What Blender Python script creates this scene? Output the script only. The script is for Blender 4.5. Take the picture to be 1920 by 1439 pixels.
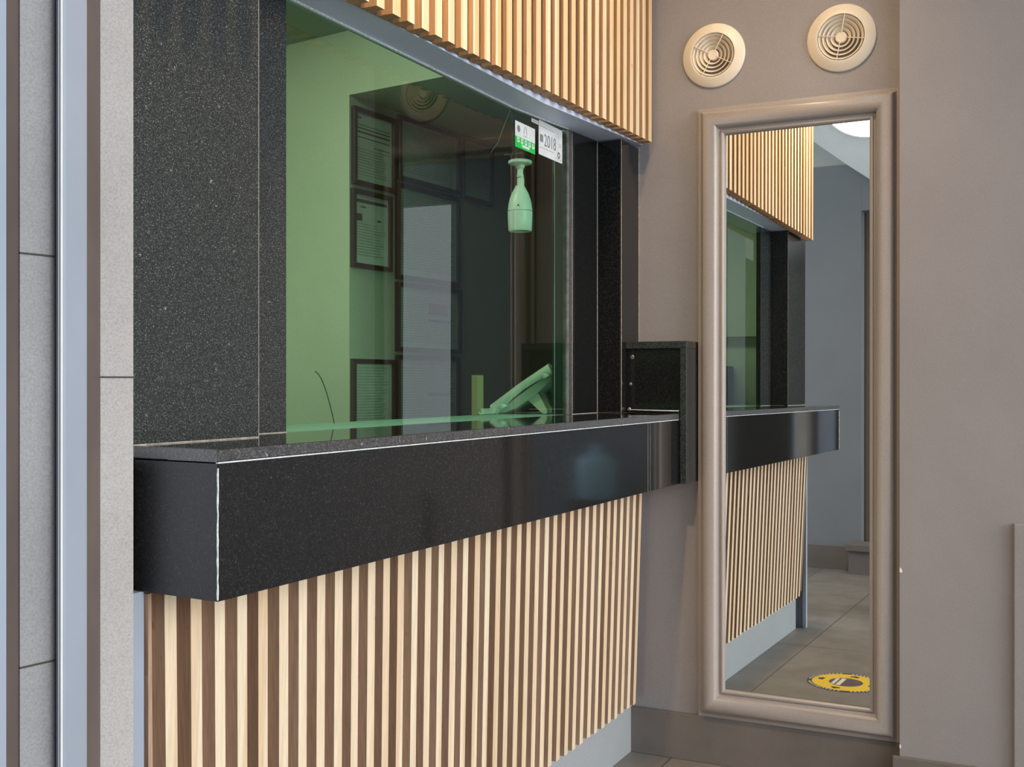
import bpy, bmesh, math, random
from mathutils import Vector, Matrix
random.seed(7)
PI = math.pi
for o in list(bpy.data.objects): bpy.data.objects.remove(o)
SC = bpy.context.scene
COL = SC.collection

# ------------------------------------------------------------------ camera
cam_d = bpy.data.cameras.new('camera')
cam = bpy.data.objects.new('camera', cam_d); COL.objects.link(cam)
cam.location = (0, 0, 1.2)
cam.rotation_euler = (PI/2, 0, math.radians(26.5) - PI/2)
cam_d.sensor_fit = 'HORIZONTAL'; cam_d.sensor_width = 36
cam_d.lens = 2110/1920*36
cam_d.shift_y = -(719.5-718)/1920
cam_d.clip_start = 0.05
SC.camera = cam

# ------------------------------------------------------------------ world, exposure
SC.view_settings.view_transform = 'Standard'
SC.view_settings.look = 'None'
SC.view_settings.gamma = 1
SC.view_settings.use_curve_mapping = False
SC.view_settings.exposure = 0.5
world = bpy.data.worlds.new('world'); SC.world = world
world.use_nodes = True
bg = world.node_tree.nodes['Background']
bg.inputs['Color'].default_value = (0.86, 0.93, 1.0, 1)
bg.inputs['Strength'].default_value = 1.6

def spot(name, loc, target, power, color, size=0.04, angle=120, blend=0.9):
    d = bpy.data.lights.new(name, 'SPOT'); d.energy = power; d.color = color
    d.shadow_soft_size = size; d.spot_size = math.radians(angle); d.spot_blend = blend
    o = bpy.data.objects.new(name, d); COL.objects.link(o); o.location = loc
    o.rotation_euler = (Vector(target)-Vector(loc)).to_track_quat('-Z', 'Y').to_euler()
    return o
def area(name, loc, target, power, color, sx, sy):
    d = bpy.data.lights.new(name, 'AREA'); d.energy = power; d.color = color
    d.shape = 'RECTANGLE'; d.size = sx; d.size_y = sy
    o = bpy.data.objects.new(name, d); COL.objects.link(o); o.location = loc
    o.rotation_euler = (Vector(target)-Vector(loc)).to_track_quat('-Z', 'Y').to_euler()
    return o
WARM = (1.0, 0.70, 0.40)
LAMPS = [(0.30, 0.86), (1.55, 0.92), (2.75, 0.80)]
LAMP_P = [20, 80, 24]
for (x, y), p in zip(LAMPS, LAMP_P):
    spot('downlight_beam', (x, y, 2.955), (x+0.15, y+0.1, 1.2), p, WARM, 0.045, 140)
# wide low sun added to brighten the slat fronts from the open side
sd = bpy.data.lights.new('daylight_fill', 'SUN'); sd.energy = 1.15; sd.angle = math.radians(28); sd.color = (1.0, 0.95, 0.86)
so = bpy.data.objects.new('daylight_fill', sd); COL.objects.link(so); so.location = (0, -3, 2)
so.rotation_euler = Vector((0.30, 1.0, -0.24)).to_track_quat('-Z', 'Y').to_euler()
# fluorescent tube inside the booth
area('booth_tube', (2.15, 2.0, 2.34), (2.5, 2.1, 1.0), 7.5, (1.0, 0.98, 0.80), 0.9, 0.12)

# ------------------------------------------------------------------ materials
def newmat(name):
    m = bpy.data.materials.new(name); m.use_nodes = True
    nt = m.node_tree; b = nt.nodes['Principled BSDF']
    return m, nt, b
def N(nt, t, **kw):
    n = nt.nodes.new(t)
    for k, v in kw.items(): setattr(n, k, v)
    return n
def L(nt, a, b): nt.links.new(a, b)
def ramp(nt, fac, stops):
    r = N(nt, 'ShaderNodeValToRGB'); e = r.color_ramp.elements
    e[0].position, e[0].color = stops[0][0], (*stops[0][1], 1)
    e[1].position, e[1].color = stops[-1][0], (*stops[-1][1], 1)
    for p, c in stops[1:-1]:
        k = e.new(p); k.color = (*c, 1)
    L(nt, fac, r.inputs[0]); return r.outputs[0]
def noise(nt, scale, detail=2, vec=None, rough=0.5):
    n = N(nt, 'ShaderNodeTexNoise'); n.inputs['Scale'].default_value = scale
    n.inputs['Detail'].default_value = detail; n.inputs['Roughness'].default_value = rough
    if vec: L(nt, vec, n.inputs['Vector'])
    return n.outputs['Fac']
def objvec(nt, scale=(1,1,1)):
    t = N(nt, 'ShaderNodeTexCoord'); mp = N(nt, 'ShaderNodeMapping')
    mp.inputs['Scale'].default_value = scale
    L(nt, t.outputs['Object'], mp.inputs['Vector']); return mp.outputs[0]
def bump(nt, b, fac, strength=0.2, dist=0.002):
    n = N(nt, 'ShaderNodeBump'); n.inputs['Strength'].default_value = strength
    n.inputs['Distance'].default_value = dist
    L(nt, fac, n.inputs['Height']); L(nt, n.outputs[0], b.inputs['Normal'])
def mult(nt, a, fac, amt):
    m = N(nt, 'ShaderNodeMix', data_type='RGBA', blend_type='MULTIPLY'); m.inputs[0].default_value = amt
    L(nt, a, m.inputs[6]); L(nt, fac, m.inputs[7]); return m.outputs[2]

def plain(name, c, rough=0.5, metal=0.0, var=0.06, scale=30, spec=0.5):
    m, nt, b = newmat(name)
    v = objvec(nt); f = noise(nt, scale, 4, v)
    lo = tuple(x*(1-var) for x in c); hi = tuple(min(1, x*(1+var)) for x in c)
    L(nt, ramp(nt, f, [(0.3, lo), (0.7, hi)]), b.inputs['Base Color'])
    b.inputs['Roughness'].default_value = rough; b.inputs['Metallic'].default_value = metal
    b.inputs['Specular IOR Level'].default_value = spec
    return m
def plaster(name, c, rough=0.42, bumpy=0.25, spec=0.5):
    m, nt, b = newmat(name); v = objvec(nt)
    f = noise(nt, 3.0, 5, v, 0.6); g = noise(nt, 260, 2, v)
    col = ramp(nt, f, [(0.25, tuple(x*0.93 for x in c)), (0.75, tuple(x*1.05 for x in c))])
    g2 = ramp(nt, g, [(0.3, (0.9,)*3), (0.7, (1.08,)*3)])
    L(nt, mult(nt, col, g2, 0.7), b.inputs['Base Color'])
    b.inputs['Roughness'].default_value = rough; b.inputs['Specular IOR Level'].default_value = spec
    h = noise(nt, 14, 6, v, 0.65)
    bump(nt, b, h, bumpy, 0.004)
    return m
def granite(name, base, fleck, rough=0.1, spec=0.5, amount=0.0):
    m, nt, b = newmat(name); v = objvec(nt)
    f1 = noise(nt, 420, 3, v, 0.7); f2 = noise(nt, 160, 2, v)
    vor = N(nt, 'ShaderNodeTexVoronoi'); vor.inputs['Scale'].default_value = 230; L(nt, v, vor.inputs['Vector'])
    c1 = ramp(nt, f1, [(0.40, tuple(x*0.45 for x in base)), (0.56, base), (0.66-amount, tuple(x*2.6 for x in base)), (0.80, fleck)])
    c2 = ramp(nt, vor.outputs['Color'], [(0.0, (0.6,)*3), (0.93, (1.3,)*3), (0.985, (4.5,)*3)])
    mm = N(nt, 'ShaderNodeMix', data_type='RGBA', blend_type='MULTIPLY'); mm.inputs[0].default_value = 0.85
    L(nt, c1, mm.inputs[6]); L(nt, c2, mm.inputs[7])
    L(nt, mm.outputs[2], b.inputs['Base Color'])
    b.inputs['Roughness'].default_value = rough; b.inputs['Specular IOR Level'].default_value = spec
    return m
def wood(name, light, dark, pitch=0.055, x0=0.0, rough=0.45, spread=0.5):
    """wood whose tone changes from board to board (one board per pitch along X)"""
    m, nt, b = newmat(name)
    t = N(nt, 'ShaderNodeTexCoord'); sp = N(nt, 'ShaderNodeSeparateXYZ'); L(nt, t.outputs['Object'], sp.inputs[0])
    a = N(nt, 'ShaderNodeMath', operation='SUBTRACT'); L(nt, sp.outputs[0], a.inputs[0]); a.inputs[1].default_value = x0
    d = N(nt, 'ShaderNodeMath', operation='DIVIDE'); L(nt, a.outputs[0], d.inputs[0]); d.inputs[1].default_value = pitch
    fl = N(nt, 'ShaderNodeMath', operation='FLOOR'); L(nt, d.outputs[0], fl.inputs[0])
    wn = N(nt, 'ShaderNodeTexWhiteNoise', noise_dimensions='1D'); L(nt, fl.outputs[0], wn.inputs['W'])
    mid = tuple((p+q)/2 for p, q in zip(light, dark))
    board = ramp(nt, wn.outputs['Value'], [(0.0, dark), (0.45, mid), (0.8, light), (1.0, light)])
    mp = N(nt, 'ShaderNodeMapping'); mp.inputs['Scale'].default_value = (60, 60, 2.2); L(nt, t.outputs['Object'], mp.inputs[0])
    g = noise(nt, 4, 5, mp.outputs[0], 0.65)
    gr = ramp(nt, g, [(0.25, (1-0.22*spread*2,)*3), (0.6, (1.0,)*3), (0.8, (1.06,)*3)])
    col = mult(nt, board, gr, 1.0)
    mp2 = N(nt, 'ShaderNodeMapping'); mp2.inputs['Scale'].default_value = (18, 18, 9); L(nt, t.outputs['Object'], mp2.inputs[0])
    k = noise(nt, 3.1, 2, mp2.outputs[0])
    kn = ramp(nt, k, [(0.0, (0.62, 0.38, 0.22)), (0.2, (0.75, 0.5, 0.3)), (0.275, (1, 1, 1)), (1, (1, 1, 1))])
    L(nt, mult(nt, col, kn, 0.8), b.inputs['Base Color'])
    b.inputs['Roughness'].default_value = rough
    bump(nt, b, g, 0.08, 0.001)
    return m
def emit(name, c, s):
    m = bpy.data.materials.new(name); m.use_nodes = True; nt = m.node_tree
    nt.nodes.remove(nt.nodes['Principled BSDF'])
    e = N(nt, 'ShaderNodeEmission'); e.inputs[0].default_value = (*c, 1); e.inputs[1].default_value = s
    L(nt, e.outputs[0], nt.nodes['Material Output'].inputs[0]); return m
def pane_glass(name, tint, ior=1.5):
    m = bpy.data.materials.new(name); m.use_nodes = True; nt = m.node_tree
    nt.nodes.remove(nt.nodes['Principled BSDF'])
    tr = N(nt, 'ShaderNodeBsdfTransparent'); tr.inputs[0].default_value = (*tint, 1)
    gl = N(nt, 'ShaderNodeBsdfGlossy'); gl.inputs['Roughness'].default_value = 0.0
    fr = N(nt, 'ShaderNodeFresnel'); fr.inputs[0].default_value = ior
    ge = N(nt, 'ShaderNodeNewGeometry'); inv = N(nt, 'ShaderNodeMath', operation='SUBTRACT'); inv.inputs[0].default_value = 1.0
    L(nt, ge.outputs['Backfacing'], inv.inputs[1])
    ff = N(nt, 'ShaderNodeMath', operation='MULTIPLY'); L(nt, fr.outputs[0], ff.inputs[0]); L(nt, inv.outputs[0], ff.inputs[1])
    mx = N(nt, 'ShaderNodeMixShader'); L(nt, ff.outputs[0], mx.inputs[0]); L(nt, tr.outputs[0], mx.inputs[1]); L(nt, gl.outputs[0], mx.inputs[2])
    L(nt, mx.outputs[0], nt.nodes['Material Output'].inputs[0]); return m
def stone_mat(name, c, joints=True):
    m, nt, b = newmat(name); v = objvec(nt)
    g = noise(nt, 520, 3, v, 0.7); f = noise(nt, 6, 5, v, 0.6)
    col = ramp(nt, g, [(0.3, tuple(x*0.78 for x in c)), (0.6, tuple(x*1.06 for x in c))])
    f2 = ramp(nt, f, [(0.3, (0.88,)*3), (0.7, (1.08,)*3)])
    L(nt, mult(nt, col, f2, 1), b.inputs['Base Color'])
    b.inputs['Roughness'].default_value = 0.75
    bump(nt, b, g, 0.3, 0.0008); return m

M = {}
M['wall'] = plaster('wall_paint', (0.305, 0.288, 0.30), 0.25, 0.25)
M['wall_grey'] = plaster('grey_paint', (0.21, 0.225, 0.25), 0.5, 0.12)
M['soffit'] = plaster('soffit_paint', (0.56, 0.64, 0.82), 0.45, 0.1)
M['plinth'] = plaster('plinth_paint', (0.36, 0.39, 0.42), 0.4, 0.08)
M['white_plaster'] = plaster('white_plaster', (0.74, 0.77, 0.79), 0.6, 0.2)
M['grey_tri'] = plaster('light_grey_paint', (0.45, 0.46, 0.46), 0.6, 0.1)
M['ceiling'] = plaster('ceiling_paint', (0.62, 0.62, 0.62), 0.7, 0.05)
M['skirting'] = stone_mat('skirting_stone', (0.165, 0.145, 0.135))
M['stone'] = stone_mat('pale_stone', (0.43, 0.405, 0.395))
M['stone2'] = stone_mat('cool_stone', (0.31, 0.315, 0.325))
M['jamb_white'] = plain('jamb_paint', (0.335, 0.385, 0.475), 0.45, var=0.05, scale=8)
M['jamb_shade_brown'] = plain('jamb_recess_shade_brown', (0.115, 0.085, 0.073), 0.6, var=0.15, scale=12)  # recess shade put into the brown of the shallow jamb strips
M['joint'] = plain('dark_joint', (0.06, 0.055, 0.05), 0.9)
M['gran_pol'] = granite('polished_black_granite', (0.012, 0.0125, 0.013), (0.15, 0.15, 0.15), 0.07)
M['gran_top'] = granite('polished_counter_granite', (0.016, 0.016, 0.016), (0.12, 0.12, 0.12), 0.045)
M['gran_edge'] = granite('honed_granite_edge', (0.075, 0.075, 0.078), (0.16, 0.16, 0.16), 0.35)
M['gran_pier'] = granite('flecked_granite', (0.031, 0.036, 0.037), (0.48, 0.52, 0.52), 0.2, amount=0.05)
M['gran_hone'] = granite('honed_black_granite', (0.017, 0.016, 0.018), (0.10, 0.10, 0.10), 0.42, 0.35)
M['silicone'] = plain('pale_silicone', (0.72, 0.77, 0.80), 0.4, var=0.25, scale=200)
M['grout'] = plain('pale_grout_line', (0.42, 0.40, 0.36), 0.6, var=0.3, scale=90)
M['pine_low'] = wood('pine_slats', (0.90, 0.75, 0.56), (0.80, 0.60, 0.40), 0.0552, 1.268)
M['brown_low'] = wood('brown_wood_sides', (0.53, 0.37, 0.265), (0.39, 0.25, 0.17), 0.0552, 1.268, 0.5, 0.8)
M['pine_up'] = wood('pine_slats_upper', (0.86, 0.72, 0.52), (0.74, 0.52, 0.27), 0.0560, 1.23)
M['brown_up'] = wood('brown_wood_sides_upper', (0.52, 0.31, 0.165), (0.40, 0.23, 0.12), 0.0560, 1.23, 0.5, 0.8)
M['backing'] = wood('dark_backing', (0.10, 0.065, 0.045), (0.07, 0.045, 0.03), 0.2)
M['frame'] = plaster('mirror_frame_paint', (0.36, 0.325, 0.315), 0.33, 0.04)
M['vent'] = plain('cream_vent_plastic', (0.80, 0.72, 0.60), 0.4, var=0.03)
M['vent_dark'] = plain('vent_cavity', (0.20, 0.165, 0.13), 0.8)
M['glass'] = pane_glass('green_window_glass', (0.71, 0.87, 0.77))
M['glass_edge'] = plain('glass_edge_teal', (0.45, 0.55, 0.50), 0.2)
M['alu'] = plain('dull_aluminium', (0.30, 0.31, 0.30), 0.35, 0.6, var=0.3, scale=40)
M['dark'] = plain('dark_profile', (0.02, 0.022, 0.02), 0.4)
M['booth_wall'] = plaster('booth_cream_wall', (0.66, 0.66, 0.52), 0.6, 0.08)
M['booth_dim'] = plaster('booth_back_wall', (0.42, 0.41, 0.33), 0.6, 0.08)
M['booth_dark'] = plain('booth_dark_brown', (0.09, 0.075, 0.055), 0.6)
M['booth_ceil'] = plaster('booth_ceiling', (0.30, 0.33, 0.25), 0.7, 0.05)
M['laminate'] = plain('inner_counter_laminate', (0.30, 0.47, 0.44), 0.35)
M['pic_frame'] = plain('dark_brown_frame', (0.035, 0.02, 0.016), 0.35)
M['paper'] = plain('certificate_paper', (0.46, 0.47, 0.42), 0.7)
M['ink'] = plain('printed_ink', (0.05, 0.05, 0.045), 0.8)
M['ink_soft'] = plain('faint_print', (0.26, 0.27, 0.24), 0.8)
M['red_print'] = plain('red_print', (0.35, 0.10, 0.06), 0.8)
M['white_plastic'] = plain('white_plastic', (0.78, 0.80, 0.78), 0.35)
M['phone'] = plain('phone_plastic', (0.62, 0.66, 0.58), 0.35)
M['phone_dark'] = plain('phone_underside', (0.10, 0.12, 0.11), 0.5)
M['sticker_white'] = plain('sticker_white', (0.72, 0.74, 0.75), 0.5)
M['sticker_green'] = plain('sticker_green', (0.0, 0.52, 0.07), 0.45, var=0.02)
M['sticker_grey'] = plain('sticker_grey_print', (0.22, 0.22, 0.23), 0.6)
M['sticker_mid'] = plain('sticker_light_print', (0.48, 0.50, 0.51), 0.6)
M['yellow'] = plain('floor_yellow', (0.80, 0.56, 0.04), 0.5, var=0.06)
M['decal_dark'] = plain('decal_dark', (0.06, 0.055, 0.075), 0.5)
M['decal_plum'] = plain('decal_plum', (0.12, 0.085, 0.10), 0.5)
M['decal_white'] = plain('decal_white', (0.7, 0.68, 0.62), 0.5)
M['carton'] = plain('cream_carton', (0.34, 0.27, 0.13), 0.6)
M['cable'] = plain('black_cable', (0.02, 0.025, 0.02), 0.5)
M['lamp_trim'] = plain('lamp_trim_white', (0.75, 0.75, 0.73), 0.4)
M['lamp_lens'] = emit('downlight_lens', (1.0, 0.75, 0.45), 14)
M['round_light'] = emit('round_light_panel', (1.0, 1.0, 1.0), 5)
M['tube_emit'] = emit('booth_tube_glow', (0.95, 1.0, 0.85), 3)
M['jug'] = plain('blue_jug_plastic', (0.35, 0.62, 0.80), 0.15, var=0.1)
M['chip_highlight'] = plain('plaster_chip_highlight', (0.85, 0.85, 0.83), 0.8)  # bare plaster of the chips, also the painted highlight on the jamb edge

def mirror_mat():
    m, nt, b = newmat('mirror_silver')
    b.inputs['Base Color'].default_value = (0.86, 0.89, 0.88, 1)
    b.inputs['Metallic'].default_value = 1; b.inputs['Roughness'].default_value = 0.0
    return m
M['mirror'] = mirror_mat()
def floor_mat():
    m, nt, b = newmat('floor_stone_tile'); v = objvec(nt)
    br = N(nt, 'ShaderNodeTexBrick'); L(nt, v, br.inputs['Vector'])
    br.offset = 0.0; br.inputs['Scale'].default_value = 1.0
    br.inputs['Brick Width'].default_value = 0.90; br.inputs['Row Height'].default_value = 0.45
    br.inputs['Mortar Size'].default_value = 0.0035
    br.inputs['Color1'].default_value = (0.235, 0.215, 0.19, 1); br.inputs['Color2'].default_value = (0.215, 0.20, 0.18, 1)
    br.inputs['Mortar'].default_value = (0.10, 0.095, 0.085, 1)
    mp = N(nt, 'ShaderNodeMapping'); L(nt, v, mp.inputs[0]); mp.inputs['Location'].default_value = (0.15, 0.20, 0)
    L(nt, mp.outputs[0], br.inputs['Vector'])
    f = noise(nt, 5, 6, v, 0.65); g = noise(nt, 300, 2, v)
    c = mult(nt, br.outputs['Color'], ramp(nt, f, [(0.25, (0.72,)*3), (0.75, (1.2,)*3)]), 1)
    c = mult(nt, c, ramp(nt, g, [(0.3, (0.85,)*3), (0.7, (1.1,)*3)]), 1)
    L(nt, c, b.inputs['Base Color']); b.inputs['Roughness'].default_value = 0.5
    return m
M['floor'] = floor_mat()

# ------------------------------------------------------------------ helpers
def link(name, bm, mat, parent=None, smooth=False, bevel=0.0, seg=2, loc=None):
    bmesh.ops.recalc_face_normals(bm, faces=bm.faces)
    me = bpy.data.meshes.new(name); bm.to_mesh(me); bm.free()
    mats = mat if isinstance(mat, (list, tuple)) else [mat]
    for mm in mats: me.materials.append(mm)
    o = bpy.data.objects.new(name, me); COL.objects.link(o)
    if smooth:
        for p in me.polygons: p.use_smooth = True
        try: me.set_sharp_from_angle(angle=math.radians(38))
        except Exception: pass
    if bevel > 0:
        b = o.modifiers.new('bevel', 'BEVEL'); b.width = bevel; b.segments = seg; b.limit_method = 'ANGLE'
    if parent is not None:
        o.parent = parent
        o.matrix_parent_inverse = Matrix.Translation(-Vector(parent.location)) if parent.type == 'EMPTY' and parent.rotation_euler.z == 0 else Matrix.Identity(4)
    return o
def B(bm, x0, x1, y0, y1, z0, z1, mi=0):
    vs = [bm.verts.new(p) for p in ((x0,y0,z0),(x1,y0,z0),(x1,y1,z0),(x0,y1,z0),(x0,y0,z1),(x1,y0,z1),(x1,y1,z1),(x0,y1,z1))]
    for f in ((0,1,2,3),(4,5,6,7),(0,1,5,4),(1,2,6,5),(2,3,7,6),(3,0,4,7)):
        fc = bm.faces.new([vs[i] for i in f]); fc.material_index = mi
    return vs
def box(name, x0, x1, y0, y1, z0, z1, mat, parent=None, bevel=0.0):
    bm = bmesh.new(); B(bm, x0, x1, y0, y1, z0, z1); return link(name, bm, mat, parent, bevel=bevel)
def P(bm, poly, z0, z1, mi=0):
    """vertical prism over a plan polygon; z0/z1 may be numbers or lists"""
    n = len(poly)
    zb = z0 if isinstance(z0, (list, tuple)) else [z0]*n
    zt = z1 if isinstance(z1, (list, tuple)) else [z1]*n
    a = [bm.verts.new((p[0], p[1], z)) for p, z in zip(poly, zb)]
    b = [bm.verts.new((p[0], p[1], z)) for p, z in zip(poly, zt)]
    for f in (a, b):
        fc = bm.faces.new(f); fc.material_index = mi
    for i in range(n):
        fc = bm.faces.new((a[i], a[(i+1) % n], b[(i+1) % n], b[i])); fc.material_index = mi
def prism(name, poly, z0, z1, mat, parent=None, bevel=0.0):
    bm = bmesh.new(); P(bm, poly, z0, z1); return link(name, bm, mat, parent, bevel=bevel)
def frame_of(axis):
    w = Vector(axis).normalized(); u = w.orthogonal().normalized(); return u, w.cross(u), w
def lathe(bm, prof, c=(0,0,0), axis=(0,0,1), n=40, mi=0):
    """prof = [(radius, height)]"""
    u, v, w = frame_of(axis); c = Vector(c); rings = []
    for r, h in prof:
        if r < 1e-6: rings.append([bm.verts.new(c+w*h)])
        else: rings.append([bm.verts.new(c+w*h+(u*math.cos(2*PI*i/n)+v*math.sin(2*PI*i/n))*r) for i in range(n)])
    for a, b in zip(rings, rings[1:]):
        for i in range(n):
            j = (i+1) % n
            if len(a) == 1 and len(b) == 1: continue
            if len(a) == 1: f = (a[0], b[i], b[j])
            elif len(b) == 1: f = (a[i], a[j], b[0])
            else: f = (a[i], a[j], b[j], b[i])
            bm.faces.new(f).material_index = mi
def tube(bm, pts, r, n=10, mi=0, cap=True):
    pts = [Vector(p) for p in pts]; rr = r if isinstance(r, (list, tuple)) else [r]*len(pts)
    t0 = (pts[1]-pts[0]).normalized(); u = t0.orthogonal().normalized(); rings = []
    for i, p in enumerate(pts):
        t = (pts[min(i+1, len(pts)-1)]-pts[max(i-1, 0)]).normalized()
        u = (u - t*u.dot(t)).normalized(); v = t.cross(u)
        rings.append([bm.verts.new(p+(u*math.cos(2*PI*k/n)+v*math.sin(2*PI*k/n))*rr[i]) for k in range(n)])
    for a, b in zip(rings, rings[1:]):
        for k in range(n): bm.faces.new((a[k], a[(k+1) % n], b[(k+1) % n], b[k])).material_index = mi
    if cap:
        bm.faces.new(rings[0]).material_index = mi; bm.faces.new(rings[-1]).material_index = mi
def empty(name, loc, label=None, cat=None, group=None, rot=0.0):
    o = bpy.data.objects.new(name, None); COL.objects.link(o); o.location = loc; o.rotation_euler = (0, 0, rot)
    o.empty_display_size = 0.1
    tag(o, label, cat, group); return o
def tag(o, label=None, cat=None, group=None, kind=None):
    if label: o['label'] = label
    if cat: o['category'] = cat
    if group: o['group'] = group
    if kind: o['kind'] = kind
    return o
def struct(o): o['kind'] = 'structure'; return o

W = 3.46      # mirror wall
YF = 1.089    # counter front
YP = 1.264    # granite pier front
YG = 1.345    # window plane
CZ = 3.0      # ceiling

# ------------------------------------------------------------------ setting
struct(box('floor', -4.0, 6.0, -3.2, 4.0, -0.10, 0.0, M['floor']))
struct(box('ceiling', -1.75, 4.4, -1.5, 3.3, CZ, CZ+0.12, M['ceiling']))
struct(box('wall_right', W, W+0.10, -2.6, YG+0.10, 0, CZ, M['wall']))
struct(box('wall_right', 3.40, W, -2.4, 0.447, 0, CZ, M['wall']))
struct(box('trim_1', 3.383, 3.3995, -0.25, 0.145, 0, 0.812, M['wall'], bevel=0.002))
struct(box('baseboard_right', 3.446, W-0.0005, 0.452, 1.30, 0, 0.147, M['skirting'], bevel=0.002))
struct(box('baseboard_right', 3.386, 3.3995, 0.150, 0.465, 0, 0.125, M['skirting'], bevel=0.002))
# wall behind the camera, seen in the mirror, with its door opening and the sloping bulkhead above
struct(box('wall_back', -0.80, -0.70, 1.358, 2.6, 0, 2.668, M['wall_grey']))
struct(box('wall_back', -0.80, -0.70, 0.90, 1.3575, 2.358, 2.668, M['wall_grey']))
struct(box('wall_back', -1.75, -1.65, -1.5, 2.6, 0, CZ, M['booth_dark']))
struct(box('wall_back', -0.80, -0.70, -1.47, -0.05, 0, CZ, M['wall_grey']))
struct(box('wall_back', -0.80, -0.70, -2.75, -1.475, 2.62, CZ, M['wall_grey']))
struct(box('trim_16', -0.79, -0.73, -2.10, -2.055, 0, 2.615, M['dark']))
struct(box('baseboard_back', -0.6995, -0.683, 1.42, 2.55, 0, 0.153, M['skirting'], bevel=0.002))
bm = bmesh.new()
def yz_prism(bm, poly, x0, x1):
    a = [bm.verts.new((x0, y, z)) for y, z in poly]; b = [bm.verts.new((x1, y, z)) for y, z in poly]
    bm.faces.new(a); bm.faces.new(b)
    for i in range(len(poly)): bm.faces.new((a[i], a[(i+1) % len(poly)], b[(i+1) % len(poly)], b[i]))
yz_prism(bm, [(1.452, 2.668), (2.6, 2.668), (2.6, 2.995), (1.86, 2.995)], -0.80, -0.705)
struct(link('trim_2', bm, M['grey_tri']))
bm = bmesh.new()
yz_prism(bm, [(1.30, 2.555), (1.452, 2.668), (1.86, 2.995), (0.55, 2.995), (0.55, 2.10), (0.62, 2.06)], -0.80, -0.66)
struct(link('trim_3', bm, M['white_plaster']))
# jamb of the opening and the raised stone step beside it
struct(box('trim_4', -1.45, -0.801, 1.345, 1.43, 0, 2.40, M['booth_dark']))
st = empty('stone_step', (-0.575, 1.2, 0), 'low stone step under the dark doorway, seen at the right edge of the mirror', 'step')
box('riser', -0.682, -0.52, 1.0, 1.402, 0.0, 0.150, M['skirting'], st)
box('tread', -0.682, -0.50, 0.98, 1.418, 0.151, 0.196, M['skirting'], st, bevel=0.004)

# foreground jamb: layered pale stone and painted mouldings, left edge of the view
def jamb(name, poly, mat, joints=()):
    o = struct(prism(name, poly, 0.0, CZ-0.001, mat))
    return o
j1 = jamb('trim_5', [(0.7597, 0.7623), (0.7318, 0.7736), (0.8005, 0.8463), (0.83, 0.833)], M['stone'])
j2 = jamb('trim_6', [(0.6939, 0.7490), (0.7312, 0.7732), (0.7995, 0.8463), (0.77, 0.86)], M['jamb_shade_brown'])
j3 = jamb('trim_7', [(0.6828, 0.7372), (0.6936, 0.7492), (0.72, 0.85), (0.665, 0.81), (0.6430, 0.7283), (0.6363, 0.7184), (0.6410, 0.7150), (0.6746, 0.7313)], M['jamb_white'])
j4 = jamb('trim_8', [(0.6123, 0.7330), (0.6423, 0.7287), (0.6590, 0.80), (0.6450, 0.7722)], M['stone2'])
j5 = jamb('trim_9', [(0.5905, 0.7211), (0.6133, 0.7345), (0.6440, 0.7726), (0.65, 0.84), (0.625, 0.84)], M['jamb_shade_brown'])
j6 = jamb('trim_10', [(0.5833, 0.7126), (0.5902, 0.7213), (0.60, 0.84), (0.45, 0.90), (0.44, 0.70), (0.5417, 0.7064)], M['jamb_white'])
bm = bmesh.new(); tube(bm, [(0.6376, 0.7163, 0.0), (0.6376, 0.7163, CZ-0.001)], 0.0009, 8)  # thin pale tube painting a highlight along the moulding edge
struct(link('trim_highlight', bm, M['chip_highlight']))
struct(box('trim_18', 1.2360, 1.2625, 1.2455, 1.2615, 0.0, 0.8875, M['jamb_white']))
# joints cut across the stone courses
for nm, poly, zs in (('trim_11', [(0.6117, 0.7322), (0.6417, 0.7279), (0.643, 0.735), (0.614, 0.738)], (1.301, 0.978)),
                     ('trim_12', [(0.7312, 0.7728), (0.7592, 0.7616), (0.762, 0.7655), (0.735, 0.776)], (1.205,))):
    bm = bmesh.new()
    for z in zs: P(bm, poly, z-0.0007, z+0.0007)
    struct(link(nm, bm, M['joint']))

# ------------------------------------------------------------------ counter body, plinth, booth shell
SLZ = 0.167
struct(box('trim_13', 1.30, W-0.001, 1.286, 1.42, 0.0, 0.185, M['plinth'], bevel=0.002))
struct(box('wall_left', 1.235, W-0.001, 1.305, 1.42, 0.186, 1.084, M['booth_dark']))
struct(box('wall_left', 1.205, 1.2345, 1.262, 2.55, 0.0, 1.084, M['jamb_white']))
struct(box('wall_left', 1.205, 1.245, 1.36, 2.55, 1.0845, CZ-0.001, M['booth_wall']))
bm = bmesh.new()   # wall over the window, its underside is the grey soffit
zs = [1.937, 1.938, 1.972, 1.972, 1.938, 1.937]
P(bm, [(1.215, 1.250), (2.70, 1.250), (W-0.001, 1.250), (W-0.001, 1.358), (2.70, 1.358), (1.215, 1.358)], zs, CZ-0.001)
struct(link('wall_left', bm, M['soffit']))
bm = bmesh.new()   # pale bead of sealant between soffit and window
P(bm, [(1.70, 1.338), (2.70, 1.338), (3.06, 1.338), (3.06, 1.344), (2.70, 1.344), (1.70, 1.344)], [1.9335, 1.9345, 1.9515, 1.9515, 1.9345, 1.9335], [1.9368, 1.9378, 1.954, 1.954, 1.9378, 1.9368])
struct(link('trim_14', bm, M['silicone']))

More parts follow.
